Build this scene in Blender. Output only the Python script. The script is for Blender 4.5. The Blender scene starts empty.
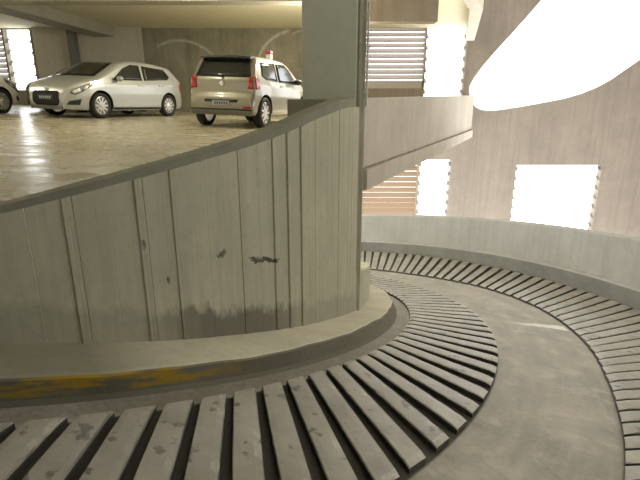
import bpy, bmesh, math, random
from mathutils import Vector, Matrix
from mathutils.bvhtree import BVHTree
random.seed(7)
PI = math.pi; R = math.radians
SC = bpy.context.scene; COL = SC.collection

# ------------------------------------------------------------------ helpers
def tag(o, label=None, cat=None, group=None, kind=None):
    if label: o['label'] = label
    if cat: o['category'] = cat
    if group: o['group'] = group
    if kind: o['kind'] = kind
    return o

def link(name, bm, mats, parent=None, smooth=False, loc=None):
    me = bpy.data.meshes.new(name)
    bmesh.ops.recalc_face_normals(bm, faces=bm.faces)
    bm.to_mesh(me); bm.free()
    for m in (mats if isinstance(mats, (list, tuple)) else [mats]): me.materials.append(m)
    if smooth:
        for p in me.polygons: p.use_smooth = True
    o = bpy.data.objects.new(name, me); COL.objects.link(o)
    if parent: o.parent = parent
    if loc: o.location = loc
    return o

def empty(name, loc=(0, 0, 0)):
    o = bpy.data.objects.new(name, None); COL.objects.link(o); o.location = loc
    o.empty_display_size = .2
    return o

def box(bm, x0, x1, y0, y1, z0, z1, mi=0, bev=0):
    vs = [bm.verts.new((x, y, z)) for x in (x0, x1) for y in (y0, y1) for z in (z0, z1)]
    fs = []
    for q in ((0, 1, 3, 2), (4, 6, 7, 5), (0, 4, 5, 1), (2, 3, 7, 6), (0, 2, 6, 4), (1, 5, 7, 3)):
        f = bm.faces.new([vs[i] for i in q]); f.material_index = mi; fs.append(f)
    if bev:
        es = list({e for f in fs for e in f.edges})
        bmesh.ops.bevel(bm, geom=es, offset=bev, segments=2, affect='EDGES', profile=.5)

def tube(bm, pts, r, n=8, mi=0):
    rings = []
    for i, p in enumerate(pts):
        p = Vector(p)
        a = Vector(pts[max(i - 1, 0)]); b = Vector(pts[min(i + 1, len(pts) - 1)])
        d = (b - a).normalized()
        u = d.cross(Vector((0, 0, 1)))
        if u.length < .1: u = d.cross(Vector((1, 0, 0)))
        u.normalize(); w = d.cross(u)
        rings.append([bm.verts.new(p + (u * math.cos(2 * PI * k / n) + w * math.sin(2 * PI * k / n)) * r) for k in range(n)])
    for a, b in zip(rings, rings[1:]):
        for k in range(n):
            f = bm.faces.new((a[k], a[(k + 1) % n], b[(k + 1) % n], b[k])); f.material_index = mi
    for c in (rings[0], rings[-1]):
        f = bm.faces.new(c); f.material_index = mi

def lathe(bm, prof, n=32, axis='Y', mi=0, closed=False):
    """prof: (radius, offset along axis)"""
    rings = []
    for r, h in prof:
        ring = []
        for k in range(n):
            a = 2 * PI * k / n
            p = (r * math.cos(a), h, r * math.sin(a)) if axis == 'Y' else (r * math.cos(a), r * math.sin(a), h)
            ring.append(bm.verts.new(p))
        rings.append(ring)
    seq = list(zip(rings, rings[1:]))
    if closed: seq.append((rings[-1], rings[0]))
    for a, b in seq:
        for k in range(n):
            f = bm.faces.new((a[k], a[(k + 1) % n], b[(k + 1) % n], b[k])); f.material_index = mi
    if not closed:
        for c in (rings[0], rings[-1]):
            f = bm.faces.new(c); f.material_index = mi

def extrude_poly(bm, pts2, to3a, to3b):
    a = [bm.verts.new(to3a(*p)) for p in pts2]; b = [bm.verts.new(to3b(*p)) for p in pts2]
    fa = bm.faces.new(a); fb = bm.faces.new(b[::-1])
    n = len(a)
    for i in range(n): bm.faces.new((a[i], b[i], b[(i + 1) % n], a[(i + 1) % n]))
    bmesh.ops.triangulate(bm, faces=[fa, fb])

def wall_holes(bm, outer, holes, y, th):
    es = []
    for loop in [outer] + holes:
        vs = [bm.verts.new((x, y, z)) for x, z in loop]
        for i in range(len(vs)): es.append(bm.edges.new((vs[i], vs[(i + 1) % len(vs)])))
    g = bmesh.ops.triangle_fill(bm, edges=es, use_beauty=True)
    fs = [f for f in g['geom'] if isinstance(f, bmesh.types.BMFace)]
    ex = bmesh.ops.extrude_face_region(bm, geom=fs)
    bmesh.ops.translate(bm, verts=[v for v in ex['geom'] if isinstance(v, bmesh.types.BMVert)], vec=(0, th, 0))

# ------------------------------------------------------------------ materials
class NT:
    def __init__(s, name):
        s.m = bpy.data.materials.new(name); s.m.use_nodes = True
        s.t = s.m.node_tree; s.n = s.t.nodes; s.l = s.t.links
        s.b = s.n['Principled BSDF']
    def node(s, typ, ins=None, **kw):
        n = s.n.new(typ)
        for k, v in kw.items(): setattr(n, k, v)
        for k, v in (ins or {}).items():
            if isinstance(v, bpy.types.NodeSocket): s.l.new(v, n.inputs[k])
            else: n.inputs[k].default_value = v
        return n
    def math(s, op, a, b=0.0, c=0.0, clamp=False):
        n = s.node('ShaderNodeMath', operation=op, use_clamp=clamp)
        for i, v in enumerate((a, b, c)):
            if isinstance(v, bpy.types.NodeSocket): s.l.new(v, n.inputs[i])
            else: n.inputs[i].default_value = v
        return n.outputs[0]
    def noise(s, vec, scale, detail=5, rough=.6, dist=0):
        n = s.node('ShaderNodeTexNoise', {'Scale': scale, 'Detail': detail, 'Roughness': rough, 'Distortion': dist})
        if vec is not None: s.l.new(vec, n.inputs['Vector'])
        return n.outputs['Fac']
    def ramp(s, fac, stops):
        n = s.node('ShaderNodeValToRGB'); s.l.new(fac, n.inputs['Fac'])
        e = n.color_ramp.elements
        while len(e) < len(stops): e.new(.5)
        for i, (p, c) in enumerate(stops):
            e[i].position = p; e[i].color = (c if isinstance(c, tuple) else (c, c, c)) + ((1,) if not isinstance(c, tuple) or len(c) == 3 else ())
        return n.outputs['Color']
    def mix(s, fac, a, b, mode='MIX'):
        n = s.node('ShaderNodeMix', data_type='RGBA', blend_type=mode)
        for sock, v in ((n.inputs[0], fac), (n.inputs[6], a), (n.inputs[7], b)):
            if isinstance(v, bpy.types.NodeSocket): s.l.new(v, sock)
            else: sock.default_value = v if not isinstance(v, tuple) else (v + (1,) if len(v) == 3 else v)
        return n.outputs[2]
    def mapping(s, vec, scale):
        n = s.node('ShaderNodeMapping'); s.l.new(vec, n.inputs['Vector']); n.inputs['Scale'].default_value = scale
        return n.outputs['Vector']
    def bump(s, h, strength=.3, dist=.02):
        n = s.node('ShaderNodeBump', {'Strength': strength, 'Distance': dist}); s.l.new(h, n.inputs['Height'])
        s.l.new(n.outputs['Normal'], s.b.inputs['Normal'])
    def col(s, c): s.l.new(c, s.b.inputs['Base Color'])
    def set(s, **k):
        for a, v in k.items(): s.b.inputs[a.replace('_', ' ')].default_value = v
        return s
    def coord(s, k='Object'): return s.node('ShaderNodeTexCoord').outputs[k]

def plain(name, c, rough=.5, metal=0.0, **k):
    t = NT(name); t.b.inputs['Base Color'].default_value = c + (1,)
    t.set(Roughness=rough, Metallic=metal, **k)
    v = t.noise(t.coord(), 40, 3)
    t.col(t.mix(t.math('MULTIPLY', v, .18), c, tuple(x * .75 for x in c)))
    return t.m

def concrete(name, c, dark=.72, scale=1.6, rough=.85, bump=.25, vstreak=0.0, spec=.3):
    t = NT(name); o = t.coord()
    n1 = t.noise(o, scale, 8, .65); n2 = t.noise(o, scale * 9, 5, .7)
    cc = t.mix(t.ramp(n1, [(.3, 0), (.72, 1)]), tuple(x * dark for x in c), c)
    cc = t.mix(t.math('MULTIPLY', t.ramp(n2, [(.45, 0), (.75, 1)]), .25), cc, tuple(x * .6 for x in c))
    if vstreak:
        n3 = t.noise(t.mapping(o, (4, 4, .18)), 1.6, 6, .6)
        cc = t.mix(t.math('MULTIPLY', t.ramp(n3, [(.45, 0), (.7, 1)]), vstreak), cc, tuple(x * .5 for x in c))
    t.col(cc); t.set(Roughness=rough, Specular_IOR_Level=spec); t.bump(n2, bump, .01)
    return t.m

# drum wall: UV = (arc length at wall radius, height above ramp)
def drum_material():
    t = NT('board marked concrete'); uv = t.coord('UV'); o = t.coord()
    sx = t.node('ShaderNodeSeparateXYZ'); t.l.new(uv, sx.inputs[0]); U, V = sx.outputs[0], sx.outputs[1]
    c = (.62, .59, .445)
    n1 = t.noise(o, 1.3, 8, .65); n2 = t.noise(o, 14, 6, .7)
    n3 = t.noise(t.mapping(uv, (11, .5, 1)), 1.5, 6, .65)
    cc = t.mix(t.ramp(n1, [(.3, 0), (.7, 1)]), (.47, .465, .345), c)
    cc = t.mix(t.math('MULTIPLY', t.ramp(n3, [(.42, 0), (.68, 1)]), .38), cc, (.36, .35, .27))
    cc = t.mix(t.math('MULTIPLY', t.ramp(n2, [(.5, 0), (.8, 1)]), .3), cc, (.26, .25, .21))
    # damp grime with a ragged upper edge along the foot of the wall
    nb = t.noise(t.mapping(uv, (5, 2.2, 1)), 1.4, 7, .7)
    edge = t.math('ADD', t.math('MULTIPLY', nb, .42), -.02)
    low = t.math('SUBTRACT', edge, V)
    m = t.ramp(t.math('ADD', t.math('MULTIPLY', low, 6.0), .5), [(.25, 0), (.75, 1)])
    zone = t.math('MULTIPLY', t.math('MULTIPLY', t.math('SUBTRACT', U, R(-52) * R0), 2.2, clamp=True), t.math('MULTIPLY', t.math('SUBTRACT', R(-34.5) * R0, U), 2.5, clamp=True))
    cc = t.mix(t.math('MULTIPLY', m, t.math('ADD', .3, t.math('MULTIPLY', zone, .5))), cc, (.145, .125, .11))
    # dark scrapes left by bumpers
    nz = t.noise(uv, 9, 4, .6)
    for (u0, v0, a, b, w) in SCRAPES:
        dv = t.math('ADD', t.math('SUBTRACT', V, v0), t.math('MULTIPLY', t.math('SUBTRACT', nz, .5), .16))
        e = t.math('ADD', t.math('POWER', t.math('ABSOLUTE', t.math('DIVIDE', t.math('SUBTRACT', U, u0), a)), 2.0),
                   t.math('POWER', t.math('ABSOLUTE', t.math('DIVIDE', dv, b)), 2.0))
        mk = t.math('MULTIPLY', t.ramp(e, [(.25, 1), (1.0, 0)]), w)
        cc = t.mix(mk, cc, (.05, .045, .04))
    t.col(cc); t.set(Roughness=.86, Specular_IOR_Level=.25); t.bump(t.math('ADD', n3, n2), .22, .012)
    return t.m

# ramp: UV = (radius, arc angle in degrees / 10)
def ramp_material():
    t = NT('worn ramp concrete'); uv = t.coord('UV'); o = t.coord()
    sx = t.node('ShaderNodeSeparateXYZ'); t.l.new(uv, sx.inputs[0]); r, a = sx.outputs[0], sx.outputs[1]
    n1 = t.noise(o, 1.1, 8, .65); n2 = t.noise(o, 26, 6, .75); n3 = t.noise(t.mapping(uv, (7, .7, 1)), 1.2, 6, .6)
    cc = t.mix(t.ramp(n1, [(.3, 0), (.7, 1)]), (.29, .265, .225), (.49, .45, .39))
    cc = t.mix(t.math('MULTIPLY', t.ramp(n3, [(.45, 0), (.68, 1)]), .4), cc, (.55, .51, .45))
    cc = t.mix(t.math('MULTIPLY', t.ramp(n2, [(.5, 0), (.75, 1)]), .4), cc, (.20, .18, .155))
    n5 = t.noise(o, 4.5, 5, .6)
    cc = t.mix(t.math('MULTIPLY', t.ramp(n5, [(.52, 0), (.66, 1)]), .45), cc, (.62, .585, .52))
    cc = t.mix(t.math('MULTIPLY', t.ramp(n5, [(.30, 1), (.40, 0)]), .35), cc, (.20, .185, .16))
    # black rubber dirt packed between the ribs
    def band(r0, r1):
        return t.math('MULTIPLY', t.math('MULTIPLY', t.math('SUBTRACT', r, r0), 60.0, clamp=True), t.math('MULTIPLY', t.math('SUBTRACT', r1, r), 60.0, clamp=True), clamp=True)
    d = t.math('ADD', band(R1I - .01, R1O + .012), band(R2I - .012, R2O + .1), clamp=True)
    cc = t.mix(t.math('MULTIPLY', d, .93), cc, (.035, .03, .026))
    # gutter grime beside the inner kerb
    g = t.math('MULTIPLY', band(R1 - .1, R1I - .02), t.ramp(n2, [(.3, .25), (.7, .8)]))
    cc = t.mix(g, cc, (.20, .185, .15))
    # white streak across the lane
    nz = t.noise(uv, 5, 5, .6)
    da = t.math('ABSOLUTE', t.math('ADD', t.math('SUBTRACT', a, STREAK_A), t.math('ADD', t.math('MULTIPLY', t.math('SUBTRACT', r, 6.65), STREAK_K), t.math('MULTIPLY', t.math('SUBTRACT', nz, .5), .22))))
    wd = t.math('MULTIPLY', t.math('SUBTRACT', r, 6.45), .17)
    k = t.math('MULTIPLY', t.math('MULTIPLY', t.math('SUBTRACT', wd, da), 40, clamp=True), band(6.3, R2I - .02))
    cc = t.mix(t.math('MULTIPLY', k, .9), cc, (.86, .85, .80))
    t.col(cc); t.set(Specular_IOR_Level=.4); t.l.new(t.ramp(n1, [(.3, .5), (.7, .75)]), t.b.inputs['Roughness']); t.bump(n2, .25, .008)
    return t.m

def rib_material():
    t = NT('rib concrete'); o = t.coord(); rnd = t.node('ShaderNodeObjectInfo').outputs['Random']
    off = t.node('ShaderNodeVectorMath', operation='ADD'); t.l.new(o, off.inputs[0])
    cmb = t.node('ShaderNodeCombineXYZ'); t.l.new(t.math('MULTIPLY', rnd, 37.0), cmb.inputs[0]); t.l.new(t.math('MULTIPLY', rnd, 11.0), cmb.inputs[2])
    t.l.new(cmb.outputs[0], off.inputs[1]); v = off.outputs[0]
    n1 = t.noise(v, 3, 7, .65); n2 = t.noise(v, 30, 6, .75); n4 = t.noise(v, 9, 4, .55)
    cc = t.mix(t.ramp(n1, [(.3, 0), (.7, 1)]), (.29, .27, .235), (.53, .495, .435))
    cc = t.mix(t.math('MULTIPLY', rnd, .35), cc, (.38, .36, .325))
    cc = t.mix(t.math('MULTIPLY', t.ramp(n2, [(.5, 0), (.78, 1)]), .35), cc, (.20, .18, .16))
    cc = t.mix(t.math('MULTIPLY', t.ramp(n4, [(.62, 0), (.66, 1)]), .75), cc, (.10, .09, .08))
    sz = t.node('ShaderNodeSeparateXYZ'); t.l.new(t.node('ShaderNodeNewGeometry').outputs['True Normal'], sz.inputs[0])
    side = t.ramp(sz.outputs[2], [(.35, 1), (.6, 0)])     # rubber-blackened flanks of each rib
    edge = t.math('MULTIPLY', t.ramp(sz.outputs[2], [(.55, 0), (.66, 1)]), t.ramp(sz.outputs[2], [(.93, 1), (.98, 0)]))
    cc = t.mix(t.math('MULTIPLY', edge, t.ramp(n2, [(.35, .15), (.6, .8)])), cc, (.66, .63, .57))   # rubbed arrises, their edge highlights painted pale
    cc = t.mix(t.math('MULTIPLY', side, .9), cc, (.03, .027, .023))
    t.col(cc); t.set(Specular_IOR_Level=.45, Roughness=.42); t.bump(t.math('ADD', n2, n4), .3, .006)
    return t.m

def kerb_material():
    t = NT('painted kerb concrete'); uv = t.coord('UV'); o = t.coord()
    sx = t.node('ShaderNodeSeparateXYZ'); t.l.new(uv, sx.inputs[0]); U, V = sx.outputs[0], sx.outputs[1]
    n1 = t.noise(o, 2.2, 8, .65); n2 = t.noise(o, 18, 6, .7)
    cc = t.mix(t.ramp(n1, [(.3, 0), (.7, 1)]), (.56, .52, .41), (.72, .67, .53))
    cc = t.mix(t.math('MULTIPLY', t.ramp(n2, [(.5, 0), (.78, 1)]), .3), cc, (.28, .26, .2))
    left_shade = t.math('MULTIPLY', t.math('SUBTRACT', t.math('ADD', R(-50.5) * R0, t.math('MULTIPLY', t.math('SUBTRACT', n1, .5), .5)), U), 2.2, clamp=True)
    cc = t.mix(t.math('MULTIPLY', left_shade, .62), cc, (.13, .13, .085))  # shadow on the left kerb top painted into the colour
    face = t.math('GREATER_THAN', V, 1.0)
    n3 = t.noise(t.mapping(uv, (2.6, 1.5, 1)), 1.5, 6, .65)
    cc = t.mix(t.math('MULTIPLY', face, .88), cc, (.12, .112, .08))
    worn = t.math('MULTIPLY', t.ramp(n3, [(.44, 0), (.56, 1)]), t.math('SUBTRACT', 1.0, t.math('MULTIPLY', t.math('SUBTRACT', V, 1.62), 7.0, clamp=True)))
    upto = t.math('MULTIPLY', t.math('SUBTRACT', KERB_YELLOW_END, U), 1.6, clamp=True)
    cc = t.mix(t.math('MULTIPLY', t.math('MULTIPLY', face, worn), t.math('MULTIPLY', upto, .85)), cc, (.42, .27, .02))
    t.col(cc); t.set(Roughness=.8, Specular_IOR_Level=.3); t.bump(n2, .25, .01)
    return t.m

def backwall_material():
    t = NT('stained back wall'); o = t.coord()
    sx = t.node('ShaderNodeSeparateXYZ'); t.l.new(o, sx.inputs[0]); X, Z = sx.outputs[0], sx.outputs[2]
    n1 = t.noise(o, .8, 8, .7); n3 = t.noise(t.mapping(o, (3, 3, .35)), .9, 7, .65); n2 = t.noise(o, 6, 5, .6)
    cc = t.mix(t.ramp(n1, [(.3, 0), (.7, 1)]), (.20, .185, .135), (.38, .35, .26))
    cc = t.mix(t.math('MULTIPLY', t.ramp(n3, [(.45, 0), (.7, 1)]), .5), cc, (.13, .12, .09))
    for (cx_, cz_, rad, x0, x1, w) in ARCS:     # pale lime arcs left by leaking water
        dx = t.math('SUBTRACT', X, cx_); dz = t.math('SUBTRACT', Z, cz_)
        d = t.math('SQRT', t.math('ADD', t.math('MULTIPLY', dx, dx), t.math('MULTIPLY', dz, dz)))
        e = t.math('ABSOLUTE', t.math('ADD', t.math('SUBTRACT', d, rad), t.math('MULTIPLY', t.math('SUBTRACT', n2, .5), .12)))
        k = t.math('MULTIPLY', t.math('SUBTRACT', w, e), 12, clamp=True)
        k = t.math('MULTIPLY', k, t.math('MULTIPLY', t.math('GREATER_THAN', X, x0), t.math('LESS_THAN', X, x1)))
        k = t.math('MULTIPLY', k, t.math('GREATER_THAN', dz, 0.0))
        k = t.math('MULTIPLY', k, t.ramp(n2, [(.3, .3), (.65, .9)]))
        cc = t.mix(k, cc, (.66, .64, .55))
    t.col(cc); t.set(Roughness=.9, Specular_IOR_Level=.2)
    return t.m

def paint(name, c, metal=.55, rough=.34):
    t = NT(name); o = t.coord(); v = t.noise(o, 180, 2)
    t.col(t.mix(t.math('MULTIPLY', v, .15), c, tuple(x * .8 for x in c)))
    t.set(Metallic=metal, Roughness=rough, Coat_Weight=.5, Coat_Roughness=.08)
    return t.m

# ------------------------------------------------------------------ spiral ramp geometry
CX, CY = -4.036, 6.329
R0, R1, R1I, R1O, R2I, R2O = 4.76, 5.10, 5.255, 6.236, 7.13, 9.10
T1O = [(-45, 6.27), (-35, 6.24), (-25, 6.21), (-15, 6.2), (-5, 6.18), (5, 6.11), (12, 6.08), (20, 6.1), (30, 6.15)]      # ragged outer end of the inner ring
T2I = [(-40, 7.11), (-26, 7.13), (-20, 7.17), (-12, 7.28), (-4, 7.36), (2, 7.40), (8, 7.38), (15, 7.28), (22, 7.08), (29, 6.91), (38, 6.83), (55, 6.8)]
K, Z0, CS = -1.3538, -.664, -.069
KERB_H = .16
def rz(th, r): return Z0 + K * (th + PI / 2) + CS * (r - R0)
def pol(th, r, z): return Vector((CX + r * math.cos(th), CY + r * math.sin(th), z))
def floor_z(x, y): return -.70 - .035 * x + .012 * y
RIM = [(-180, -.46), (-75, -.48), (-62, -.505), (-58.8, -.49), (-53.3, -.402), (-46.1, -.292), (-41.4, -.222), (-36.7, -.138), (-32, -.044), (-26.8, .034), (-24.8, .052), (-21, .06)]
def lerp_tab(tab, x):
    if x <= tab[0][0]: return tab[0][1]
    for (a, b), (c, d) in zip(tab, tab[1:]):
        if x <= c: return b + (d - b) * (x - a) / (c - a)
    return tab[-1][1]
def rim(deg): return lerp_tab(RIM, deg)
PXTH = [(0, -58.8), (40, -56.7), (100, -53.25), (150, -49.95), (200, -46.1), (250, -41.4), (290, -36.7), (320, -32), (345, -26.8), (352, -24.8), (362, -21)]
def seam(px): return lerp_tab(PXTH, px)

SCRAPES = [(R(seam(266)) * R0, .565, .15, .014, .9), (R(seam(252)) * R0, .575, .06, .022, .85), (R(seam(216)) * R0, .60, .05, .022, .75),
           (R(seam(136)) * R0, .62, .018, .03, .6), (R(seam(158)) * R0, .40, .014, .03, .7)]
STREAK_A, STREAK_K = -.62, 0.0
KERB_YELLOW_END = R(-43) * R0
ARCS = [(-5.6, .6, 1.83, -6.5, -4.2, .075), (-.95, 1.15, 1.65, -2.7, -1.2, .085), (-.6, 1.9, .9, -1.1, .3, .06)]

M = dict(
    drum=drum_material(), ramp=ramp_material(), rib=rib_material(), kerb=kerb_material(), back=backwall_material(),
    coping=concrete('dark coping concrete', (.33, .33, .26), .75, 3),
    parapet=concrete('pale parapet concrete', (.55, .545, .50), .8, 1.2, vstreak=.25),
    warm=concrete('warm facade concrete', (.285, .24, .188), .72, .7, vstreak=.4),
    slab=concrete('slab edge concrete', (.68, .62, .51), .78, 1.0, vstreak=.2),
    column=concrete('grey green column paint', (.62, .64, .52), .9, 1.2, rough=.6, bump=.06),
    pier=concrete('weathered pier concrete', (.62, .59, .48), .7, 2.2, vstreak=.5),
    ceil=concrete('cream ceiling paint', (.84, .78, .56), .9, .6, bump=.1),
    beam=concrete('grey beam concrete', (.42, .39, .31), .8, .8, bump=.1),
    light_wall=concrete('light rendered wall', (.58, .54, .45), .85, .6, vstreak=.2),
    dark_post=plain('dark painted post', (.17, .17, .155), .6),
    louver=plain('galvanised louver metal', (.42, .38, .35), .45, .3),
    glare_white=plain('glare white splay', (.88, .88, .88), .8), rusty=plain('rusty brown louver metal', (.34, .25, .17), .6), kerb_dark=concrete('grimy outer kerb face', (.33, .33, .30), .7, 2.0),
    pipe=plain('pale conduit', (.72, .71, .66), .35, .3),
    tyre=plain('black tyre rubber', (.018, .018, .018), .75),
    dark=plain('black plastic', (.02, .02, .02), .5),
    rimm=plain('silver alloy', (.72, .71, .68), .3, .7),
    mesh=plain('matt black grille', (.012, .012, .012), .9),
    plate=plain('number plate black', (.05, .055, .06), .4),
    platew=plain('number plate characters grey', (.45, .46, .46), .5),
    red=plain('red lens', (.42, .012, .015), .15),
    lens=plain('clear lamp lens', (.92, .92, .90), .12, .2), lamphouse=plain('smoked lamp housing', (.20, .20, .19), .15, .4),
    orange=plain('amber lens', (.65, .25, .03), .2),
    rednum=plain('red lacquer', (.55, .05, .05), .4), white=plain('white plastic', (.85, .84, .80), .4),
    silver=paint('silver car paint', (.50, .51, .49), .4), champagne=paint('champagne car paint', (.28, .26, .20), .4),
    whitecar=paint('white car paint', (.82, .81, .77), 0.0, .3), grey=paint('slate car paint', (.13, .14, .15), .5),
)
def glass():
    t = NT('tinted car glass'); t.b.inputs['Base Color'].default_value = (.012, .014, .014, 1)
    v = t.noise(t.coord(), 3, 2)
    t.l.new(t.ramp(v, [(.3, .05), (.7, .09)]), t.b.inputs['Roughness']); t.set(Specular_IOR_Level=.45, Metallic=0.0)
    return t.m
M['glass'] = glass()
def deck():
    t = NT('polished parking floor'); o = t.coord()
    n1 = t.noise(o, .5, 8, .65); n2 = t.noise(t.mapping(o, (1, 1.8, 1)), 2.2, 6, .65); n3 = t.noise(o, 20, 4)
    cc = t.mix(t.ramp(n1, [(.3, 0), (.7, 1)]), (.43, .385, .28), (.60, .55, .42))
    cc = t.mix(t.math('MULTIPLY', t.ramp(n2, [(.48, 0), (.7, 1)]), .4), cc, (.30, .27, .2))
    t.col(cc); t.l.new(t.ramp(n2, [(.3, .16), (.7, .42)]), t.b.inputs['Roughness']); t.set(Specular_IOR_Level=.6); t.bump(n3, .06, .004)
    return t.m
M['deck'] = deck()

# ------------------------------------------------------------------ ramp, kerbs, drum wall, parapet
def sweep(bm, th0, th1, n, prof, uvl=None, cap=True):
    """prof(th) -> list of (r, z, u, v)"""
    rows = []
    for i in range(n + 1):
        th = th0 + (th1 - th0) * i / n
        rows.append([(bm.verts.new(pol(th, q[0], q[1])), q[2], q[3]) for q in prof(th)])
    m = len(rows[0])
    for a, b in zip(rows, rows[1:]):
        for j in range(m):
            q = (a[j], a[(j + 1) % m], b[(j + 1) % m], b[j])
            f = bm.faces.new([x[0] for x in q])
            if uvl:
                for l, x in zip(f.loops, q): l[uvl].uv = (x[1], x[2])
    if cap:
        bm.faces.new([x[0] for x in rows[0]]); bm.faces.new([x[0] for x in rows[-1]][::-1])

# ramp slab
bm = bmesh.new(); uvl = bm.loops.layers.uv.new('UVMap')
NR = 24; ra, rb = R0 - .35, R2O + .5
def ramp_prof(th):
    a = math.degrees(th) / 10
    d = math.degrees(th); REM = [(ra, ra), (R1I, R1I), (lerp_tab(T1O, d), R1O), (lerp_tab(T2I, d), R2I), (R2O, R2O), (rb, rb)]
    rs = sorted([ra + (rb - ra) * i / NR for i in range(NR + 1)] + [REM[2][0] + q for q in (-.02, .02)] + [REM[3][0] + q for q in (-.02, .02)])
    top = [(r, rz(th, r), lerp_tab(REM, r), a) for r in rs]
    return top + [(rb, rz(th, rb) - .3, rb, a), (ra, rz(th, ra) - .3, ra, a)]
sweep(bm, R(-110), R(120), 230, ramp_prof, uvl)
o = link('ramp', bm, M['ramp']); tag(o, 'curving grey concrete car ramp winding down round the drum wall', 'ramp', kind='structure')

# inner kerb, battered face with worn yellow paint
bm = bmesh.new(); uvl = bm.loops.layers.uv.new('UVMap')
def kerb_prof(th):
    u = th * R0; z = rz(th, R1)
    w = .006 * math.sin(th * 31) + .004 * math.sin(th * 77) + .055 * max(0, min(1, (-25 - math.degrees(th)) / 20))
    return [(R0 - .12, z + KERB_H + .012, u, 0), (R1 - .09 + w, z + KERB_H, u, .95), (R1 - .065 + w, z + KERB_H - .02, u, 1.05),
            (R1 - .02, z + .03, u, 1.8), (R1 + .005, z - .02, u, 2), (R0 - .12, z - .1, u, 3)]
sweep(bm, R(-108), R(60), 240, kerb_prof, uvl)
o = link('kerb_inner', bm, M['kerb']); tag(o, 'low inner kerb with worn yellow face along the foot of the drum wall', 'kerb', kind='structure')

# drum wall with board marks
seams = [-100, -94, -89, -84, -79, -75, -71, -67, -64, -61.5] + [seam(x) for x in (20, 57, 63, 68, 104, 132, 136, 141, 163, 168, 172, 205, 238, 241, 258, 273, 277, 289, 292, 302, 306, 311, 318, 322, 330, 335, 343, 347, 353, 356)] + [-21]
offs = []
for i in range(len(seams) - 1):
    w = seams[i + 1] - seams[i]
    offs.append(random.uniform(.006, .014) if w < .75 and i % 2 else random.uniform(-.004, .003))
bm = bmesh.new(); uvl = bm.loops.layers.uv.new('UVMap')
cols = []
for i, of in enumerate(offs):
    a, b = seams[i], seams[i + 1]; n = max(1, int((b - a) / .8))
    for j in range(n + 1):
        d = a + (b - a) * j / n
        if j == 0: d += .05
        if j == n: d -= .05
        cols.append((d, of))
    cols.append((b, min(of, offs[min(i + 1, len(offs) - 1)]) - .0015))
NV = 14; rows = []
for d, of in cols:
    th = R(d); zt = rim(d) - (.035 + .05 * max(0, (d + 60) / 40)); zb = rz(th, R0) - .05
    rr = []
    for j in range(NV + 1):
        z = zb + (zt - zb) * j / NV
        rr.append((bm.verts.new(pol(th, R0 - .03 + of, z)), (th * R0, z - rz(th, R0) - KERB_H)))
    for z in (zt, zb): rr.append((bm.verts.new(pol(th, R0 - .165, z)), (th * R0, z - rz(th, R0))))
    rows.append(rr)
m = NV + 3
for a, b in zip(rows, rows[1:]):
    for j in range(m):
        q = (a[j], a[(j + 1) % m], b[(j + 1) % m], b[j]); f = bm.faces.new([x[0] for x in q])
        for l, x in zip(f.loops, q): l[uvl].uv = x[1]
bm.faces.new([x[0] for x in rows[0]]); bm.faces.new([x[0] for x in rows[-1]][::-1])
o = link('wall_inner', bm, M['drum']); tag(o, 'curved board marked concrete drum wall with scrapes and a grimy foot', 'wall', kind='structure')

# coping band on the drum wall
bm = bmesh.new()
def cop(th):
    d = math.degrees(th); t = rim(d); h = .035 + .05 * max(0, (d + 60) / 40)
    return [(R0 - .17, t - h, 0, 0), (R0 - .17, t, 0, 0), (R0 - .05, t, 0, 0), (R0 - .035, t - .012, 0, 0), (R0 - .035, t - h, 0, 0)]
sweep(bm, R(-100), R(-22.5), 110, cop)
o = link('trim_1', bm, M['coping']); tag(o, 'dark coping band along the top of the drum wall', 'coping', kind='structure')

# low guard wall carrying on round the drum beyond the column
bm = bmesh.new(); uvl = bm.loops.layers.uv.new('UVMap')
def low(th):
    z = rz(th, R0); u = th * R0
    return [(4.5, z - .05, u, 0), (4.5, z + .6, u, .8), (4.715, z + .6, u, .8), (4.73, z + .58, u, .78), (4.73, z - .05, u, 0)]
sweep(bm, R(-21.5), R(75), 100, low, uvl)
o = link('wall_low', bm, M['drum']); tag(o, 'low concrete guard wall curving on behind the column', 'wall', kind='structure')

# outer kerb and parapet
bm = bmesh.new()
def okerb(th):
    z = rz(th, R2O)
    return [(R2O + .3, z - .1, 0, 0), (R2O - .01, z - .1, 0, 0), (R2O, z + .315, 0, 0), (R2O + .03, z + .34, 0, 0), (R2O + .3, z + .35, 0, 0)]
sweep(bm, R(-109), R(110), 290, okerb)
for f in bm.faces:
    if f.calc_center_median().z - rz(math.atan2(f.calc_center_median().y - CY, f.calc_center_median().x - CX), R2O) < .29: f.material_index = 1
o = link('kerb_outer', bm, [M['parapet'], M['kerb_dark']]); tag(o, 'tall grey outer kerb at the foot of the curved parapet', 'kerb', kind='structure')
bm = bmesh.new()
def par(th):
    z = rz(th, R2O)
    return [(R2O + .38, z - .4, 0, 0), (R2O + .13, z - .4, 0, 0), (R2O + .15, z + 1.10, 0, 0), (R2O + .165, z + 1.12, 0, 0), (R2O + .36, z + 1.12, 0, 0), (R2O + .38, z + 1.10, 0, 0)]
sweep(bm, R(-109), R(110), 290, par)
o = link('wall_outer', bm, M['parapet']); tag(o, 'curved pale concrete parapet round the outside of the ramp', 'wall', kind='structure')

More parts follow.
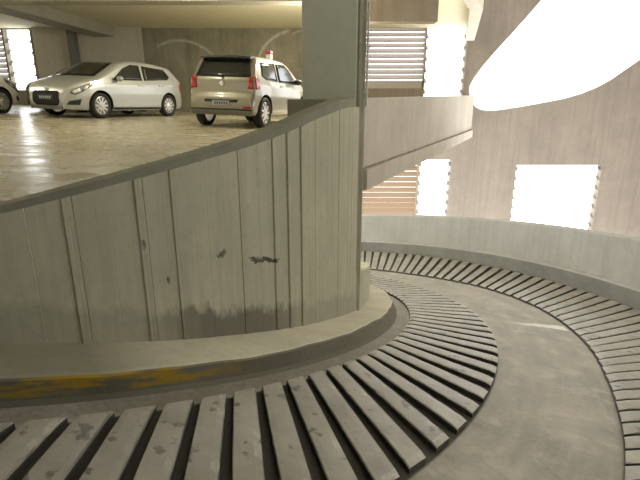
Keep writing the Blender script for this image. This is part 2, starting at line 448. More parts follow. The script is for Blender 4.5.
# ------------------------------------------------------------------ ribs (helical copies of a few hand worn ones)
def make_rib(name, r_in, r_out, th0, lean, wdeg, h, seed):
    """straight bar on the helicoid from r_in to r_out, leaning 'lean' radians over its length; origin at its middle"""
    rnd = random.Random(seed)
    thm, rm = th0 + lean / 2, (r_in + r_out) / 2
    org = pol(thm, rm, rz(thm, rm))
    bm = bmesh.new(); n = 22; rows = []
    pa, pb = pol(th0, r_in, 0), pol(th0 + lean, r_out, 0)
    for i in range(n + 1):
        s = i / n; pc = pa.lerp(pb, s); r = math.hypot(pc.x - CX, pc.y - CY); tc = math.atan2(pc.y - CY, pc.x - CX)
        hw = R(wdeg) / 2 * rm / r * (1 + .54 * (r - rm) / rm)
        e = min(1, min(s, 1 - s) * n / .8); hh = h - (1 - e) * .010
        j = [rnd.uniform(-.003, .003) for _ in range(4)]
        if rnd.random() < .12: j[1] -= .022
        if rnd.random() < .12: j[2] -= .022
        prof = [(-1, -.012, 0), (-.985, hh * .80, j[0]), (-.91, hh, j[1] * .4), (-.45, hh + .001, 0), (.45, hh + .001, 0), (.91, hh, j[2] * .4), (.985, hh * .80, j[3]), (1, -.012, 0)]
        rows.append([bm.verts.new(pol(tc + hw * w, r, rz(tc + hw * w, r) + z + dj * .35) - org) for w, z, dj in prof])
    for a, b in zip(rows, rows[1:]):
        for k in range(len(a)):
            bm.faces.new((a[k], a[(k + 1) % len(a)], b[(k + 1) % len(a)], b[k]))
    bm.faces.new(rows[0]); bm.faces.new(rows[-1][::-1])
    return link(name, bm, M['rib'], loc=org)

INNER_LABEL = 'worn raised concrete bar in the ring of grip bars beside the inner kerb'
OUTER_LABEL = 'raised concrete bar in the ring of grip bars beside the outer kerb'
def ring(tin, tout, first, last, step, lean, wd, h, label, group):
    for i in range(int((last - first) / step)):
        d = first + i * step
        ri, ro = lerp_tab(tin, d), lerp_tab(tout, d)
        le = R(lerp_tab(lean, d) * (ro - ri))
        tag(make_rib('grip_bar', ri, ro, R(d), le, wd, h, 17 * i + len(label)), label, 'ramp bar', group)
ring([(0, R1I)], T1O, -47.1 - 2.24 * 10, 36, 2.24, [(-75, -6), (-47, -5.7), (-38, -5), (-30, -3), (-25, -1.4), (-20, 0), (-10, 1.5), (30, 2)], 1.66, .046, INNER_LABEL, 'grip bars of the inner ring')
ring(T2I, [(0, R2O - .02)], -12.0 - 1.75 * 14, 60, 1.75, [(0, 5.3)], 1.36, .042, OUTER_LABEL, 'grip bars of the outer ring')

# ------------------------------------------------------------------ parking deck, slab edge, column
EDGE_A, EDGE_B, EDGE_C = (.47, 5.05), (4.3, 13.6), (6.1, 20.0)
arc = [(CX + 4.6 * math.cos(R(d)), CY + 4.6 * math.sin(R(d))) for d in range(-110, -21, 2)]
poly = arc + [EDGE_A, EDGE_B, EDGE_C, (-16, 20), (-16, 2.1)]
bm = bmesh.new()
extrude_poly(bm, poly, lambda x, y: (x, y, floor_z(x, y)), lambda x, y: (x, y, floor_z(x, y) - .25))
o = link('floor', bm, M['deck']); tag(o, 'shiny worn parking deck behind the drum wall', 'floor', kind='structure')

def edge_strip(bm, pts, off0, off1, z0, z1):
    """box strips following a polyline; offsets to the right-hand side"""
    L = []
    for i, p in enumerate(pts):
        a = Vector(pts[max(i - 1, 0)]); b = Vector(pts[min(i + 1, len(pts) - 1)]); d = (b - a).normalized(); nrm = Vector((d.y, -d.x))
        L.append((Vector(p) + nrm * off0, Vector(p) + nrm * off1))
    rows = []
    for i, (a, b) in enumerate(L):
        za, zb = (z0[i], z1[i])
        rows.append([bm.verts.new((*a, za)), bm.verts.new((*b, za)), bm.verts.new((*b, zb)), bm.verts.new((*a, zb))])
    for a, b in zip(rows, rows[1:]):
        for k in range(4): bm.faces.new((a[k], a[(k + 1) % 4], b[(k + 1) % 4], b[k]))
    bm.faces.new(rows[0]); bm.faces.new(rows[-1][::-1])
bm = bmesh.new(); edge_strip(bm, [EDGE_A, EDGE_B, EDGE_C], -.15, .0, [-.85, -.85, -.85], [.062, .235, .235])
edge_strip(bm, [EDGE_A, EDGE_B, EDGE_C], -.3, .045, [-.90, -.90, -.9], [-.68, -.70, -.70])
o = link('wall_slab_edge', bm, M['slab']); tag(o, 'straight concrete parapet at the edge of the parking deck over the ramp', 'wall', kind='structure')

bm = bmesh.new(); box(bm, -.165, .345, 4.63, 5.2, -1.0, 6.4, bev=.012)
o = link('column', bm, M['column']); tag(o, 'square grey green concrete column standing on the drum', 'column', kind='structure')
bm = bmesh.new(); box(bm, -.31, .335, 4.60, 5.25, -.9, .045, bev=.008)
o = link('column_plinth', bm, M['coping']); tag(o, 'wider dark plinth at the foot of the column', 'plinth', kind='structure')
bm = bmesh.new(); box(bm, .338, .432, 4.67, 5.25, -3.2, 6.4, bev=.01); box(bm, .36, .39, 4.652, 4.70, -3.2, 6.4, bev=.006)
o = link('pier', bm, M['pier']); tag(o, 'narrow weathered pier on the right side of the column', 'pier', kind='structure')
bm = bmesh.new(); tube(bm, [(.445, 4.655, -.02), (.445, 4.655, .4), (.445, 4.655, .88), (.452, 4.655, .905), (.475, 4.655, .915), (.51, 4.655, .905)], .011, 10)
for z in (.1, .5, .8): box(bm, .428, .462, 4.642, 4.672, z, z + .02)
o = link('conduit_pipe', bm, M['pipe'], smooth=False); tag(o, 'thin pale conduit running up the right edge of the column with a bent top', 'pipe')

# ------------------------------------------------------------------ shell
FY = 20.0
def hole(x0, x1, z0, z1): return [(x0, z0), (x1, z0), (x1, z1), (x0, z1)]
BIG = [(6.1, 1.0), (6.1, .25), (6.6, -.35), (8.3, -.12), (11.1, .42), (12.9, 1.75), (14.6, 3.0), (14.6, 5.6), (9.9, 5.6), (8.4, 3.6)]
for _ in range(2):
    BIG = [q for (xa, za), (xb, zb_) in zip(BIG, BIG[1:] + BIG[:1]) for q in ((xa * .75 + xb * .25, za * .75 + zb_ * .25), (xa * .25 + xb * .75, za * .25 + zb_ * .75))]
H = [hole(-12.55, -11.5, .56, 2.85), hole(-15.4, -12.6, .5, 2.95),
     hole(1.75, 4.22, .62, 3.17), hole(4.25, 5.85, .3, 3.3),
     hole(1.75, 4.22, -5.6, -2.27), hole(4.25, 5.6, -5.6, -2.27),
     hole(8.4, 12.05, -6.2, -2.5), BIG]
bm = bmesh.new(); wall_holes(bm, [(.4, -8), (16, -8), (16, 6.5), (.4, 6.5)], H[2:], FY, .3)
o = link('wall_back', bm, M['warm']); tag(o, 'warm brown concrete outer wall with louvers and bright openings', 'wall', kind='structure')
bm = bmesh.new(); wall_holes(bm, [(-16.2, -1.5), (.4, -1.5), (.4, 6.5), (-16.2, 6.5)], H[:2], FY, .3)
o = link('wall_back_left', bm, M['back']); tag(o, 'dark stained concrete wall with pale lime arcs behind the cars', 'wall', kind='structure')
bm = bmesh.new(); box(bm, -11.2, -7.05, FY - .35, FY - .002, -.6, 2.9)
o = link('wall_panel', bm, M['light_wall']); tag(o, 'light rendered wall panel behind the silver saloon', 'wall', kind='structure')
bm = bmesh.new(); box(bm, -9.75, -9.45, FY - .6, FY - .352, -.6, 2.9)
o = link('wall_post', bm, M['dark_post']); tag(o, 'dark post against the light wall panel', 'post', kind='structure')
# added white splay, imitates the glare round the big opening
bm = bmesh.new()
cxm = sum(p[0] for p in BIG) / len(BIG); czm = sum(p[1] for p in BIG) / len(BIG)
ins = [(cxm + (x - cxm) * .86, czm + (z - czm) * .86) for x, z in BIG]
a = [bm.verts.new((x, FY + .001, z)) for x, z in BIG]; b = [bm.verts.new((x, FY + .75, z)) for x, z in ins]
for i in range(len(a)):
    j = (i + 1) % len(a); bm.faces.new((a[i], a[j], b[j], b[i]))
o = link('glare_splay', bm, M['glare_white']); tag(o, 'white splay imitating the glare round the huge dazzling opening', 'opening', kind='structure')
# end pieces of blades along the sides of the plain openings
def stubs(name, x0, x1, z0, z1, label):
    bm = bmesh.new(); z = z0 + .1
    while z < z1 - .1:
        for xa, xb in ((x0, x0 + .10), (x1 - .10, x1)):
            vs = [bm.verts.new(p) for p in ((xa, FY + .05, z), (xb, FY + .05, z), (xb, FY + .22, z + .16), (xa, FY + .22, z + .16), (xa, FY + .05, z + .03), (xb, FY + .05, z + .03), (xb, FY + .22, z + .19), (xa, FY + .22, z + .19))]
            for q in ((0, 1, 2, 3), (4, 7, 6, 5), (0, 4, 5, 1), (1, 5, 6, 2), (2, 6, 7, 3), (3, 7, 4, 0)): bm.faces.new([vs[i] for i in q])
        z += .42
    o = link(name, bm, M['louver']); tag(o, label, 'opening', kind='structure')
stubs('window_2', -12.55, -11.5, .56, 2.85, 'bright opening at far left of the parking deck')
stubs('window_3', 4.25, 5.85, .3, 3.3, 'bright opening beside the upper louver')
stubs('window_4', 4.25, 5.6, -5.6, -2.27, 'bright opening beside the lower louver')
stubs('window_5', 8.4, 12.05, -6.2, -2.5, 'bright wide opening above the curved parapet')

def louver(x0, x1, z0, z1, pitch, label, blank=0, mat='louver', cover=.93):
    root = empty('louver_panel', ((x0 + x1) / 2, FY + .1, z0)); tag(root, label, 'louver', 'louver panels in the outer wall')
    ox, oy, oz = root.location; bm = bmesh.new()
    for q in ((x0, x0 + .05, z0, z1), (x1 - .05, x1, z0, z1), (x0, x1, z0, z0 + .05 + blank), (x0, x1, z1 - .05, z1)):
        box(bm, q[0] - ox, q[1] - ox, -.06, .08, q[2] - oz, q[3] - oz)
    link('frame', bm, M[mat], root)
    bm = bmesh.new(); z = z0 + .09 + blank
    while z < z1 - .12:
        vs = []
        for (y, dz) in ((-.09, 0), (.07, pitch * cover), (.07, pitch * cover + .012), (-.09, .012)):
            vs.append([bm.verts.new((x0 + .05 - ox, y, z + dz - oz)), bm.verts.new((x1 - .05 - ox, y, z + dz - oz))])
        for k in range(4): bm.faces.new((vs[k][0], vs[k][1], vs[(k + 1) % 4][1], vs[(k + 1) % 4][0]))
        bm.faces.new([v[0] for v in vs]); bm.faces.new([v[1] for v in vs][::-1])
        z += pitch
    link('slats', bm, M[mat], root)
louver(1.75, 4.22, .62, 3.17, .2, 'upper grey louver panel with horizontal slats right of the column', .25)
louver(1.75, 4.22, -5.6, -2.27, .23, 'lower rusty brown louver panel seen under the slab edge', 0, 'rusty', .80)
louver(-15.4, -12.6, .5, 2.95, .2, 'far left louver panel beside the bright opening, behind the white car')

# ceiling over the deck, edge beam, other beams
CZ = 2.88
bm = bmesh.new()
cpoly = [(-16.2, -6), (.47, -6), EDGE_A, EDGE_B, EDGE_C, (6.1, 20.0), (-16.2, 20.0)]
cpoly = [(-16.2, -6), (.47, -6), EDGE_A, EDGE_B, EDGE_C, (-16.2, 20.0)]
extrude_poly(bm, cpoly, lambda x, y: (x, y, CZ), lambda x, y: (x, y, CZ + .25))
o = link('ceiling', bm, M['ceil']); tag(o, 'cream painted concrete ceiling over the parking deck', 'ceiling', kind='structure')
bm = bmesh.new(); edge_strip(bm, [EDGE_A, EDGE_B, EDGE_C], -.3, .03, [2.42, 2.42, 2.42], [3.3, 3.3, 3.3])
o = link('ceiling_edge_beam', bm, M['slab']); tag(o, 'pale beam along the ceiling edge above the ramp', 'beam', kind='structure')
bm = bmesh.new()
vs = []
for x0, x1, y in ((-9.75, -8.95, 9.0), (-8.75, -8.0, 19.99)):
    vs.append([bm.verts.new((x0, y, 2.52)), bm.verts.new((x1, y, 2.52)), bm.verts.new((x1, y, 2.9)), bm.verts.new((x0, y, 2.9))])
for k in range(4): bm.faces.new((vs[0][k], vs[0][(k + 1) % 4], vs[1][(k + 1) % 4], vs[1][k]))
bm.faces.new(vs[0]); bm.faces.new(vs[1][::-1])
o = link('ceiling_beam', bm, M['beam']); tag(o, 'grey ceiling beam running back at upper left', 'beam', kind='structure')
bm = bmesh.new(); box(bm, -16, .3, 12.4, 12.9, 2.39, 2.9)
o = link('ceiling_cross_beam', bm, M['beam']); tag(o, 'cross beam at the top edge of the picture', 'beam', kind='structure')
bm = bmesh.new(); box(bm, .7, 3.05, 13.2, 13.6, 2.06, 2.9)
o = link('ceiling_lintel', bm, M['warm']); tag(o, 'brown downstand beam above the upper louver', 'beam', kind='structure')
# high roof over the ramp well, side and rear walls
bm = bmesh.new(); box(bm, .3, 16, -6.2, 20.3, 6.4, 6.7)
o = link('ceiling_well', bm, M['beam']); tag(o, 'concrete roof over the ramp well', 'ceiling', kind='structure')
bm = bmesh.new(); box(bm, -16.4, -16.2, -6, 20.3, -2, 6.5)
o = link('wall_left', bm, M['light_wall']); tag(o, 'side wall of the parking deck', 'wall', kind='structure')
bm = bmesh.new(); box(bm, -16.4, 16, -6.2, -6, -4, 6.5)
o = link('wall_front', bm, M['dark_post']); tag(o, 'rear wall behind the viewer', 'wall', kind='structure')
bm = bmesh.new(); box(bm, 15.7, 16, -6, 20.3, -8, -.6); box(bm, 15.7, 16, -6, 20.3, 5.4, 6.5)
box(bm, 15.7, 16, -6, 1.5, -.6, 5.4); box(bm, 15.7, 16, 8.5, 20.3, -.6, 5.4); box(bm, 15.7, 16, 1.5, 8.5, -.6, .3); box(bm, 15.7, 16, 1.5, 8.5, 4.2, 5.4)
o = link('wall_right', bm, M['warm']); tag(o, 'right wall of the ramp well with one broad opening', 'wall', kind='structure')

bm = bmesh.new()  # unseen slab, added to keep light off the near ramp
extrude_poly(bm, [(-6.5, -6), (3.0, -6), (.8, .2), (-.6, 2.2), (-2.0, 3.6), (-6.5, 3.0)], lambda x, y: (x, y, 1.35), lambda x, y: (x, y, 1.6))
o = link('shade_slab', bm, M['dark_post']); tag(o, 'unseen dark slab added to shade the near stretch of ramp', 'ceiling', kind='structure')

# ------------------------------------------------------------------ cars
def build_car(S, P, lab, names):
    root = empty(S['name']); tag(root, lab[0], 'car')
    top, W, zb0 = S['top'], S['W'], S.get('clear', .19)
    # arc length samples of the roof line
    pts = []
    for (x0, z0), (x1, z1) in zip(top, top[1:]):
        L = math.hypot(x1 - x0, z1 - z0); n = max(2, int(L / .05))
        pts += [(x0 + (x1 - x0) * i / n, z0 + (z1 - z0) * i / n) for i in range(n)]
    pts.append(top[-1])
    for _ in range(2):
        pts = [pts[0]] + [((a[0] + 2 * b[0] + c[0]) / 4, (a[1] + 2 * b[1] + c[1]) / 4) for a, b, c in zip(pts, pts[1:], pts[2:])] + [pts[-1]]
    xr, xf = top[0][0], top[-1][0]
    def wid(x): return W * lerp_tab(S['plan'], x)
    def section(x, zt):
        w = wid(x); zb = zb0 + .035 * max(0, (abs(x) - 1.5) / .6)
        zbelt = min(lerp_tab(S['belt'], x), zt - .05)
        g = max(0, zt - zbelt)
        wr = w * .97 - .27 * max(0, g - .08) - .10 * min(g, .08)
        zm = zb + (zbelt - zb) * .55
        c = min(.07, g * .5)
        P_ = [(0, zb), (.55 * w, zb), (w * .92, zb), (w * .975, zb + .07), (w, zm), (w * .985, zbelt - .06), (w * .965, zbelt),
              (wr + .01, zt - c), (wr - c * .55, zt - c * .30), (wr - .16 * W / .9, zt), (wr * .45, zt + .012), (0, zt + .016)]
        seg = (2, 2, 2, 5, 5, 2, 7, 3, 3, 4, 4); out = []
        for (a, b), (c_, d), n in zip(P_, P_[1:], seg):
            out += [(a + (c_ - a) * i / n, b + (d - b) * i / n) for i in range(n)]
        out.append(P_[-1]); return out
    bm = bmesh.new(); rows = []
    for x, zt in pts:
        s = section(x, zt)
        full = [(-y, z) for y, z in s] + [(y, z) for y, z in reversed(s[1:-1])]
        rows.append([bm.verts.new((x, y, z)) for y, z in full])
    m = len(rows[0])
    for a, b in zip(rows, rows[1:]):
        for k in range(m): bm.faces.new((a[k], a[(k + 1) % m], b[(k + 1) % m], b[k]))
    bm.faces.new(rows[0]); bm.faces.new(rows[-1][::-1])
    bmesh.ops.recalc_face_normals(bm, faces=bm.faces)
    tree = BVHTree.FromBMesh(bm)
    body = link('body', bm, [P, M['dark']], root, smooth=True)
    # wheel wells cut out
    bm = bmesh.new(); WR = S['wr']
    for wx in (S['wx'], -S['wx']):
        for sy in (1, -1):
            n0 = len(bm.verts); lathe(bm, [(WR + .06, sy * (W - .33)), (WR + .06, sy * (W + .3))], 36)
            bm.verts.ensure_lookup_table()
            for v in bm.verts[n0:]: v.co.x += wx; v.co.z += WR
    for f in bm.faces: f.material_index = 1
    cut = link('cut', bm, [P, M['dark']])
    md = body.modifiers.new('arches', 'BOOLEAN'); md.operation = 'DIFFERENCE'; md.object = cut; md.solver = 'EXACT'
    bpy.context.view_layer.update()
    dg = bpy.context.evaluated_depsgraph_get()
    me = bpy.data.meshes.new_from_object(body.evaluated_get(dg)); body.modifiers.clear(); body.data = me
    bpy.data.objects.remove(cut)
    try:
        me.shade_smooth(); me.set_sharp_from_angle(angle=R(38))
    except Exception: pass
    # conformal panels
    def panel(name, polys, mat, parent=root, off=.006, cuts=5, label=None):
        bm = bmesh.new()
        for d, poly in polys:
            n0 = len(bm.verts)
            if d in 'LR': vs = [bm.verts.new((x, 2.0 if d == 'L' else -2.0, z)) for x, z in poly]; dr = Vector((0, -1 if d == 'L' else 1, 0))
            elif d in 'FB': vs = [bm.verts.new((4 if d == 'F' else -4, y, z)) for y, z in poly]; dr = Vector((-1 if d == 'F' else 1, 0, 0))
            else: vs = [bm.verts.new((x, y, 3)) for x, y in poly]; dr = Vector((0, 0, -1))
            f = bm.faces.new(vs); r = bmesh.ops.triangulate(bm, faces=[f])
            es = list({e for f in r['faces'] for e in f.edges})
            bmesh.ops.subdivide_edges(bm, edges=es, cuts=cuts, use_grid_fill=True)
            bm.verts.ensure_lookup_table()
            for v in bm.verts[n0:]:
                hit = tree.ray_cast(v.co, dr)
                if hit[0] is None:
                    q = v.co + dr * 2.2; hit = tree.find_nearest(q)
                nn = hit[1] if hit[1].dot(dr) < 0 else -hit[1]
                v.co = hit[0] + nn * off
        o = link(name, bm, mat, parent, smooth=True)
        md = o.modifiers.new('thick', 'SOLIDIFY'); md.thickness = .012; md.offset = 0
        if label: o['label'] = label
        return o
    for nm, polys, mat, kw in S['panels']: panel(nm, polys, M[mat], **kw)
    # wheels
    for wx in (S['wx'], -S['wx']):
        for sy in (1, -1):
            bm = bmesh.new()
            r = WR; prof = [(r * .70, -.085), (r * .72, -.10), (r * .90, -.105), (r * .985, -.085), (r, -.05), (r, .05), (r * .985, .085), (r * .90, .105), (r * .72, .10), (r * .70, .085)]
            lathe(bm, prof, 40, closed=True)
            w = link('wheel', bm, M['tyre'], root, smooth=True, loc=(wx, sy * (W - .115), r))
            bm = bmesh.new(); k = -sy
            lathe(bm, [(r * .71, -.08 * k * -1), (r * .71, sy * .085), (r * .66, sy * .09), (r * .64, sy * .05), (r * .60, sy * -.02), (r * .60, sy * -.06), (r * .2, sy * -.06)], 40)
            ns = S['spokes']
            for i in range(ns):
                a = 2 * PI * i / ns; n0 = len(bm.verts)
                y0, y1 = sorted((sy * .045, sy * .085))
                ww = S['spw']
                vs = [bm.verts.new(p) for p in ((r * .12, y0, -ww), (r * .67, y0, -ww * .75), (r * .67, y0, ww * .75), (r * .12, y0, ww), (r * .12, y1, -ww), (r * .67, y1 - .004, -ww * .7), (r * .67, y1 - .004, ww * .7), (r * .12, y1, ww))]
                for q in ((0, 1, 2, 3), (4, 7, 6, 5), (0, 4, 5, 1), (1, 5, 6, 2), (2, 6, 7, 3), (3, 7, 4, 0)): bm.faces.new([vs[t] for t in q])
                bmesh.ops.rotate(bm, verts=vs, cent=(0, 0, 0), matrix=Matrix.Rotation(a, 3, 'Y'))
            lathe(bm, [(r * .2, sy * .03), (r * .2, sy * .085), (r * .12, sy * .098)], 20)
            rm = link('rim', bm, M['rimm'], w); rm['label'] = 'silver spoked rim'
    # mirrors
    for sy in (1, -1):
        bm = bmesh.new(); mx, mz = S['mirror']
        bmesh.ops.create_icosphere(bm, subdivisions=3, radius=1)
        for v in bm.verts: v.co = Vector((v.co.x * .085 + .02 * v.co.y * sy, v.co.y * .115, v.co.z * .07))
        bmesh.ops.translate(bm, verts=bm.verts, vec=(mx, sy * (W + .07), mz))
        box(bm, mx - .03, mx + .03, min(sy * (W - .09), sy * (W + .02)), max(sy * (W - .09), sy * (W + .02)), mz - .05, mz - .02, mi=1)
        link('mirror', bm, [P if S['mirror_paint'] else M['dark'], M['dark']], root, smooth=True)
    # door handles
    for hx, hz in S['handles']:
        for sy in (1, -1):
            bm = bmesh.new(); h = tree.ray_cast(Vector((hx, sy * 3, hz)), Vector((0, -sy, 0)))[0]
            box(bm, hx - .10, hx + .10, h.y - .012, h.y + .025 if sy > 0 else h.y + .012, hz - .016, hz + .016, bev=.006) if sy > 0 else box(bm, hx - .10, hx + .10, h.y - .025, h.y + .012, hz - .016, hz + .016, bev=.006)
            link('door_handle', bm, P, root)
    if 'extra' in S: S['extra'](root, tree)
    return root

def place(root, x, y, a):
    n = Vector((.035, -.012, 1)).normalized()
    fwd = Vector((math.cos(a), math.sin(a), 0)); fwd = (fwd - n * fwd.dot(n)).normalized(); lft = n.cross(fwd)
    m = Matrix((fwd, lft, n)).transposed().to_4x4(); m.translation = (x, y, floor_z(x, y) + .002)
    root.matrix_world = m

def sym(poly): return [('L', poly), ('R', poly)]
def ms(poly): return [poly, [(-y, z) for y, z in reversed(poly)]]
SEDAN = dict(name='silver_hatchback', W=.90, wx=1.305, wr=.318, spokes=10, spw=.028, mirror=(.72, 1.0), mirror_paint=True, handles=[(-.12, .86), (-.98, .88)],
    top=[(-2.08, .40), (-2.09, .62), (-2.04, .72), (-2.0, .95), (-1.9, 1.10), (-1.62, 1.34), (-1.45, 1.415), (-.9, 1.475), (-.3, 1.498), (.15, 1.475), (.5, 1.40), (1.28, 1.02), (1.6, .955), (1.9, .87), (2.08, .76), (2.17, .62), (2.2, .45), (2.18, .32)],
    plan=[(-2.09, .80), (-2.03, .86), (-1.9, .925), (-1.5, .985), (-1.0, 1), (1.2, 1), (1.6, .97), (1.85, .92), (2.02, .83), (2.12, .73), (2.2, .60)],
    belt=[(-2.1, .98), (-1.6, .985), (0, .93), (1.0, .90), (1.4, .86), (1.9, .74), (2.2, .6)],
    panels=[
        ('windshield', [('F', [(-.66, 1.03), (.66, 1.03), (.53, 1.405), (-.53, 1.405)])], 'glass', {}),
        ('front_window', [('L', [(.86, .965), (-.22, .985), (-.22, 1.38), (.10, 1.385), (.42, 1.27)])], 'glass', {}),
        ('front_window', [('R', [(.86, .965), (-.22, .985), (-.22, 1.38), (.10, 1.385), (.42, 1.27)])], 'glass', {}),
        ('rear_window', [('L', [(-.31, .99), (-1.30, 1.05), (-1.42, 1.13), (-1.22, 1.33), (-.31, 1.38)])], 'glass', {}),
        ('rear_window', [('R', [(-.31, .99), (-1.30, 1.05), (-1.42, 1.13), (-1.22, 1.33), (-.31, 1.38)])], 'glass', {}),
        ('tailgate_window', [('B', [(-.55, 1.05), (.55, 1.05), (.45, 1.33), (-.45, 1.33)])], 'glass', {}),
        ('grille', [('F', [(-.44, .60), (-.38, .64), (.38, .64), (.44, .60), (.44, .38), (.36, .30), (-.36, .30), (-.44, .38)])], 'mesh', {'off': .008}),
        ('bumper_vent', [('L', [(2.14, .33), (1.90, .33), (1.86, .47), (2.1, .42)])], 'dark', {}),
        ('bumper_vent', [('R', [(2.14, .33), (1.90, .33), (1.86, .47), (2.1, .42)])], 'dark', {}),
        ('headlight', [('L', [(2.08, .60), (2.02, .69), (1.78, .79), (1.48, .90), (1.55, .79), (1.80, .65), (1.98, .565)])], 'lamphouse', {}),
        ('headlight', [('R', [(2.08, .60), (2.02, .69), (1.78, .79), (1.48, .90), (1.55, .79), (1.80, .65), (1.98, .565)])], 'lamphouse', {}),
        ('headlamp_lens', [('L', [(1.70, .71), (1.62, .80), (1.72, .785), (1.80, .69)])], 'lens', {'off': .016, 'cuts': 2}),
        ('headlamp_lens', [('L', [(2.0, .59), (1.86, .66), (1.87, .73), (2.03, .65)])], 'lens', {'off': .016, 'cuts': 2}),
        ('taillight', [('L', [(-1.99, .70), (-1.90, .72), (-1.86, .94), (-1.94, .95)])], 'red', {'label': 'red tail lamp'}),
        ('headlamp_lens', [('R', [(1.70, .71), (1.62, .80), (1.72, .785), (1.80, .69)])], 'lens', {'off': .016, 'cuts': 2}),
        ('headlamp_lens', [('R', [(2.0, .59), (1.86, .66), (1.87, .73), (2.03, .65)])], 'lens', {'off': .016, 'cuts': 2}),
        ('taillight', [('R', [(-1.99, .70), (-1.90, .72), (-1.86, .94), (-1.94, .95)])], 'red', {'label': 'red tail lamp'}),
        ('side_skirt', [('L', [(.92, .225), (-.92, .225), (-.92, .27), (.92, .27)])], 'dark', {}),
        ('side_skirt', [('R', [(.92, .225), (-.92, .225), (-.92, .27), (.92, .27)])], 'dark', {}),
    ])
def sedan_extra(root, tree):
    bm = bmesh.new(); box(bm, 2.185, 2.205, -.25, .25, .43, .54, bev=.006); p = link('number_plate', bm, M['plate'], root)
    bm = bmesh.new()
    for i in range(6):
        y = -.19 + i * .066; box(bm, 2.205, 2.208, y, y + .035, .455, .515)
    link('characters', bm, M['platew'], p)
    bm = bmesh.new(); lathe(bm, [(.05, 0), (.05, .012), (.04, .018)], 24, axis='X')
    for v in bm.verts: v.co = Vector((v.co.z + 2.155, v.co.x, v.co.y + .70))
    link('bonnet_badge', bm, M['rimm'], root)
SEDAN['extra'] = sedan_extra

HATCH = dict(name='champagne_hatchback', W=.82, clear=.27, wx=1.27, wr=.335, spokes=9, spw=.03, mirror=(.62, 1.06), mirror_paint=False, handles=[(-.28, .93)],
    top=[(-1.86, .38), (-1.875, .56), (-1.85, .66), (-1.80, .72), (-1.785, 1.02), (-1.70, 1.16), (-1.56, 1.42), (-1.50, 1.50), (-1.2, 1.53), (-.5, 1.548), (.1, 1.53), (.45, 1.46), (1.18, 1.08), (1.55, .99), (1.8, .86), (1.92, .68), (1.95, .45), (1.93, .32)],
    plan=[(-1.88, .90), (-1.80, .945), (-1.5, .98), (-1.0, 1), (1.1, 1), (1.5, .96), (1.75, .88), (1.9, .76), (1.95, .66)],
    belt=[(-1.9, 1.0), (-1.3, .99), (0, .96), (1.1, .93), (1.5, .86), (1.95, .6)],
    panels=[
        ('windshield', [('F', [(-.62, 1.09), (.62, 1.09), (.52, 1.45), (-.52, 1.45)])], 'glass', {}),
        ('front_window', [('L', [(.82, 1.0), (-.42, 1.02), (-.42, 1.43), (.15, 1.44), (.42, 1.33)])], 'glass', {}),
        ('front_window', [('R', [(.82, 1.0), (-.42, 1.02), (-.42, 1.43), (.15, 1.44), (.42, 1.33)])], 'glass', {}),
        ('rear_window', [('L', [(-.52, 1.02), (-1.15, 1.04), (-1.36, 1.12), (-1.30, 1.40), (-.52, 1.43)])], 'glass', {}),
        ('rear_window', [('R', [(-.52, 1.02), (-1.15, 1.04), (-1.36, 1.12), (-1.30, 1.40), (-.52, 1.43)])], 'glass', {}),
        ('tailgate_window', [('B', [(-.66, 1.07), (.66, 1.07), (.56, 1.43), (-.56, 1.43)])], 'glass', {}),
        ('taillight', [('R', [(-1.75, .82), (-1.58, .84), (-1.60, 1.02), (-1.69, 1.10), (-1.73, 1.06)]), ('B', [(-.745, .82), (-.61, .83), (-.63, 1.06), (-.71, 1.09)])], 'red', {'label': 'red tail lamp', 'off': .012}),
        ('taillight', [('L', [(-1.75, .82), (-1.58, .84), (-1.60, 1.02), (-1.69, 1.10), (-1.73, 1.06)]), ('B', [(.745, .82), (.61, .83), (.63, 1.06), (.71, 1.09)])], 'red', {'label': 'red tail lamp', 'off': .012}),
        ('plate_recess', [('B', [(-.38, .545), (.38, .545), (.40, .60), (-.40, .60)])], 'dark', {}),
        ('bumper_strip', [('B', [(-.72, .375), (.72, .375), (.74, .41), (-.74, .41)])], 'dark', {}),
        ('reflector', [('B', [(-.70, .43), (-.52, .43), (-.52, .47), (-.70, .47)])], 'red', {'label': 'red bumper reflector', 'off': .012}),
        ('headlight', [('L', [(1.80, .68), (1.5, .72), (1.42, .88), (1.6, .86)])], 'lens', {}),
        ('headlight', [('R', [(1.80, .68), (1.5, .72), (1.42, .88), (1.6, .86)])], 'lens', {}),
        ('grille', [('F', [(-.4, .42), (.4, .42), (.45, .56), (-.45, .56)])], 'dark', {}),
    ])
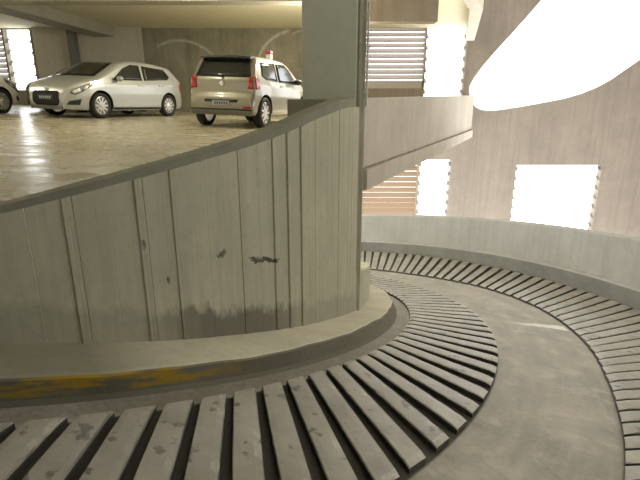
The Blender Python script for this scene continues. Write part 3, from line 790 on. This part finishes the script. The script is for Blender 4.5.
def hatch_extra(root, tree):
    bm = bmesh.new(); box(bm, -1.892, -1.872, -.2, .2, .47, .575, bev=.005); p = link('number_plate', bm, M['platew'], root)
    bm = bmesh.new()
    for i in range(6):
        y = -.165 + i * .056; box(bm, -1.896, -1.891, y, y + .03, .492, .553)
    link('characters', bm, M['plate'], p)
    bm = bmesh.new()   # roof spoiler
    vs = []
    for y in (-.60, -.3, 0, .3, .60):
        e = .03 * (abs(y) / .6) ** 2
        vs.append([bm.verts.new((-1.40, y, 1.545 - e)), bm.verts.new((-1.66 + e, y, 1.515 - e)), bm.verts.new((-1.67 + e, y, 1.475 - e)), bm.verts.new((-1.50, y, 1.48 - e))])
    for a, b in zip(vs, vs[1:]):
        for k in range(4): bm.faces.new((a[k], a[(k + 1) % 4], b[(k + 1) % 4], b[k]))
    bm.faces.new(vs[0]); bm.faces.new(vs[-1][::-1])
    sp = link('spoiler', bm, M['dark'], root); sp['label'] = 'black roof spoiler'
    bm = bmesh.new(); tube(bm, [(-1.80, 0, 1.09), (-1.79, .10, 1.11), (-1.765, .30, 1.13)], .012, 6); tube(bm, [(-1.83, .02, 1.06), (-1.78, 0, 1.09)], .022, 8)
    link('rear_wiper', bm, M['dark'], root)
    bm = bmesh.new(); tube(bm, [(.2, 0, 1.53), (.05, 0, 1.72)], .006, 6); link('aerial', bm, M['dark'], root)
    bm = bmesh.new(); lathe(bm, [(.055, 0), (.055, .01), (.045, .016)], 24, axis='X')
    for v in bm.verts: v.co = Vector((-1.80 - v.co.z, v.co.x, v.co.y + .93))
    link('tailgate_badge', bm, M['rimm'], root)
HATCH['extra'] = hatch_extra

c = build_car(SEDAN, M['silver'], ['silver five-door car with headlights and grille facing left on the parking deck'], None); place(c, -5.93, 14.0, R(248)); c.name = 'parked_car'
c = build_car(HATCH, M['champagne'], ['champagne short hatchback seen from behind, with red tail lamp, next to the column'], None); place(c, -1.64, 12.35, R(73.5)); c.name = 'parked_car'
hatch = c
c = build_car(SEDAN, M['whitecar'], ['white car cut off by the left edge, its front wheel showing'], None); place(c, -9.57, 11.85, R(80)); c.name = 'parked_car'
c = build_car(SEDAN, M['grey'], ['dark slate car mostly hidden behind the silver five-door car'], None); place(c, -7.75, 16.9, R(248)); c.name = 'parked_car'

# small red and white box standing on the hatchback roof
bm = bmesh.new(); box(bm, -.07, .07, -.06, .06, 0, .11, 0, .012)
bx = empty('roof_sign'); tag(bx, 'small red and white sign box standing on the champagne hatchback roof', 'sign')
link('base', bm, M['white'], bx); bm = bmesh.new(); box(bm, -.075, .075, -.065, .065, .11, .19, 0, .015); t = link('cap', bm, M['rednum'], bx); t['label'] = 'red upper half'
bx.location = hatch.matrix_world @ Vector((-.35, -.5, 1.535)); bx.rotation_euler = (0, 0, R(73.5))

# ------------------------------------------------------------------ light
w = bpy.data.worlds.new('sky'); SC.world = w; w.use_nodes = True
bg = w.node_tree.nodes['Background']; bg.inputs['Color'].default_value = (.97, .985, 1.0, 1); bg.inputs['Strength'].default_value = 4.0
def area(name, loc, tgt, sx, sy, power, col=(1, 1, 1)):
    l = bpy.data.lights.new(name, 'AREA'); l.shape = 'RECTANGLE'; l.size = sx; l.size_y = sy; l.energy = power; l.color = col
    o = bpy.data.objects.new(name, l); COL.objects.link(o); o.location = loc
    o.rotation_euler = (Vector(tgt) - Vector(loc)).to_track_quat('-Z', 'Y').to_euler()
    return o
def lamp(loc, power):  # adds an unseen fill light
    l = bpy.data.lights.new('deck_fill', 'POINT'); l.energy = power; l.color = (1, .95, .80); l.shadow_soft_size = .12
    o = bpy.data.objects.new('deck_fill', l); COL.objects.link(o); o.location = loc
lamp((-4.2, 9.0, 2.35), 50); lamp((-3.0, 11.4, 2.6), 35); lamp((.25, 13.4, 1.8), 360); lamp((-8.5, 8.0, 2.3), 60); lamp((-10.8, 12.0, 2.6), 150)  # unseen fill lights added to brighten deck, ceiling and hatchback side

# ------------------------------------------------------------------ camera
cam = bpy.data.cameras.new('camera'); co = bpy.data.objects.new('camera', cam); COL.objects.link(co)
cam.sensor_width = 36; cam.lens = 466.162 / 640 * 36; cam.clip_start = .05
co.location = (0, 0, 0); co.rotation_euler = (PI / 2 - .283516, 0, 0)
SC.camera = co
vs_ = SC.view_settings; vs_.view_transform = 'Standard'; vs_.look = 'None'; vs_.gamma = 1; vs_.use_curve_mapping = False
vs_.exposure = 0.3
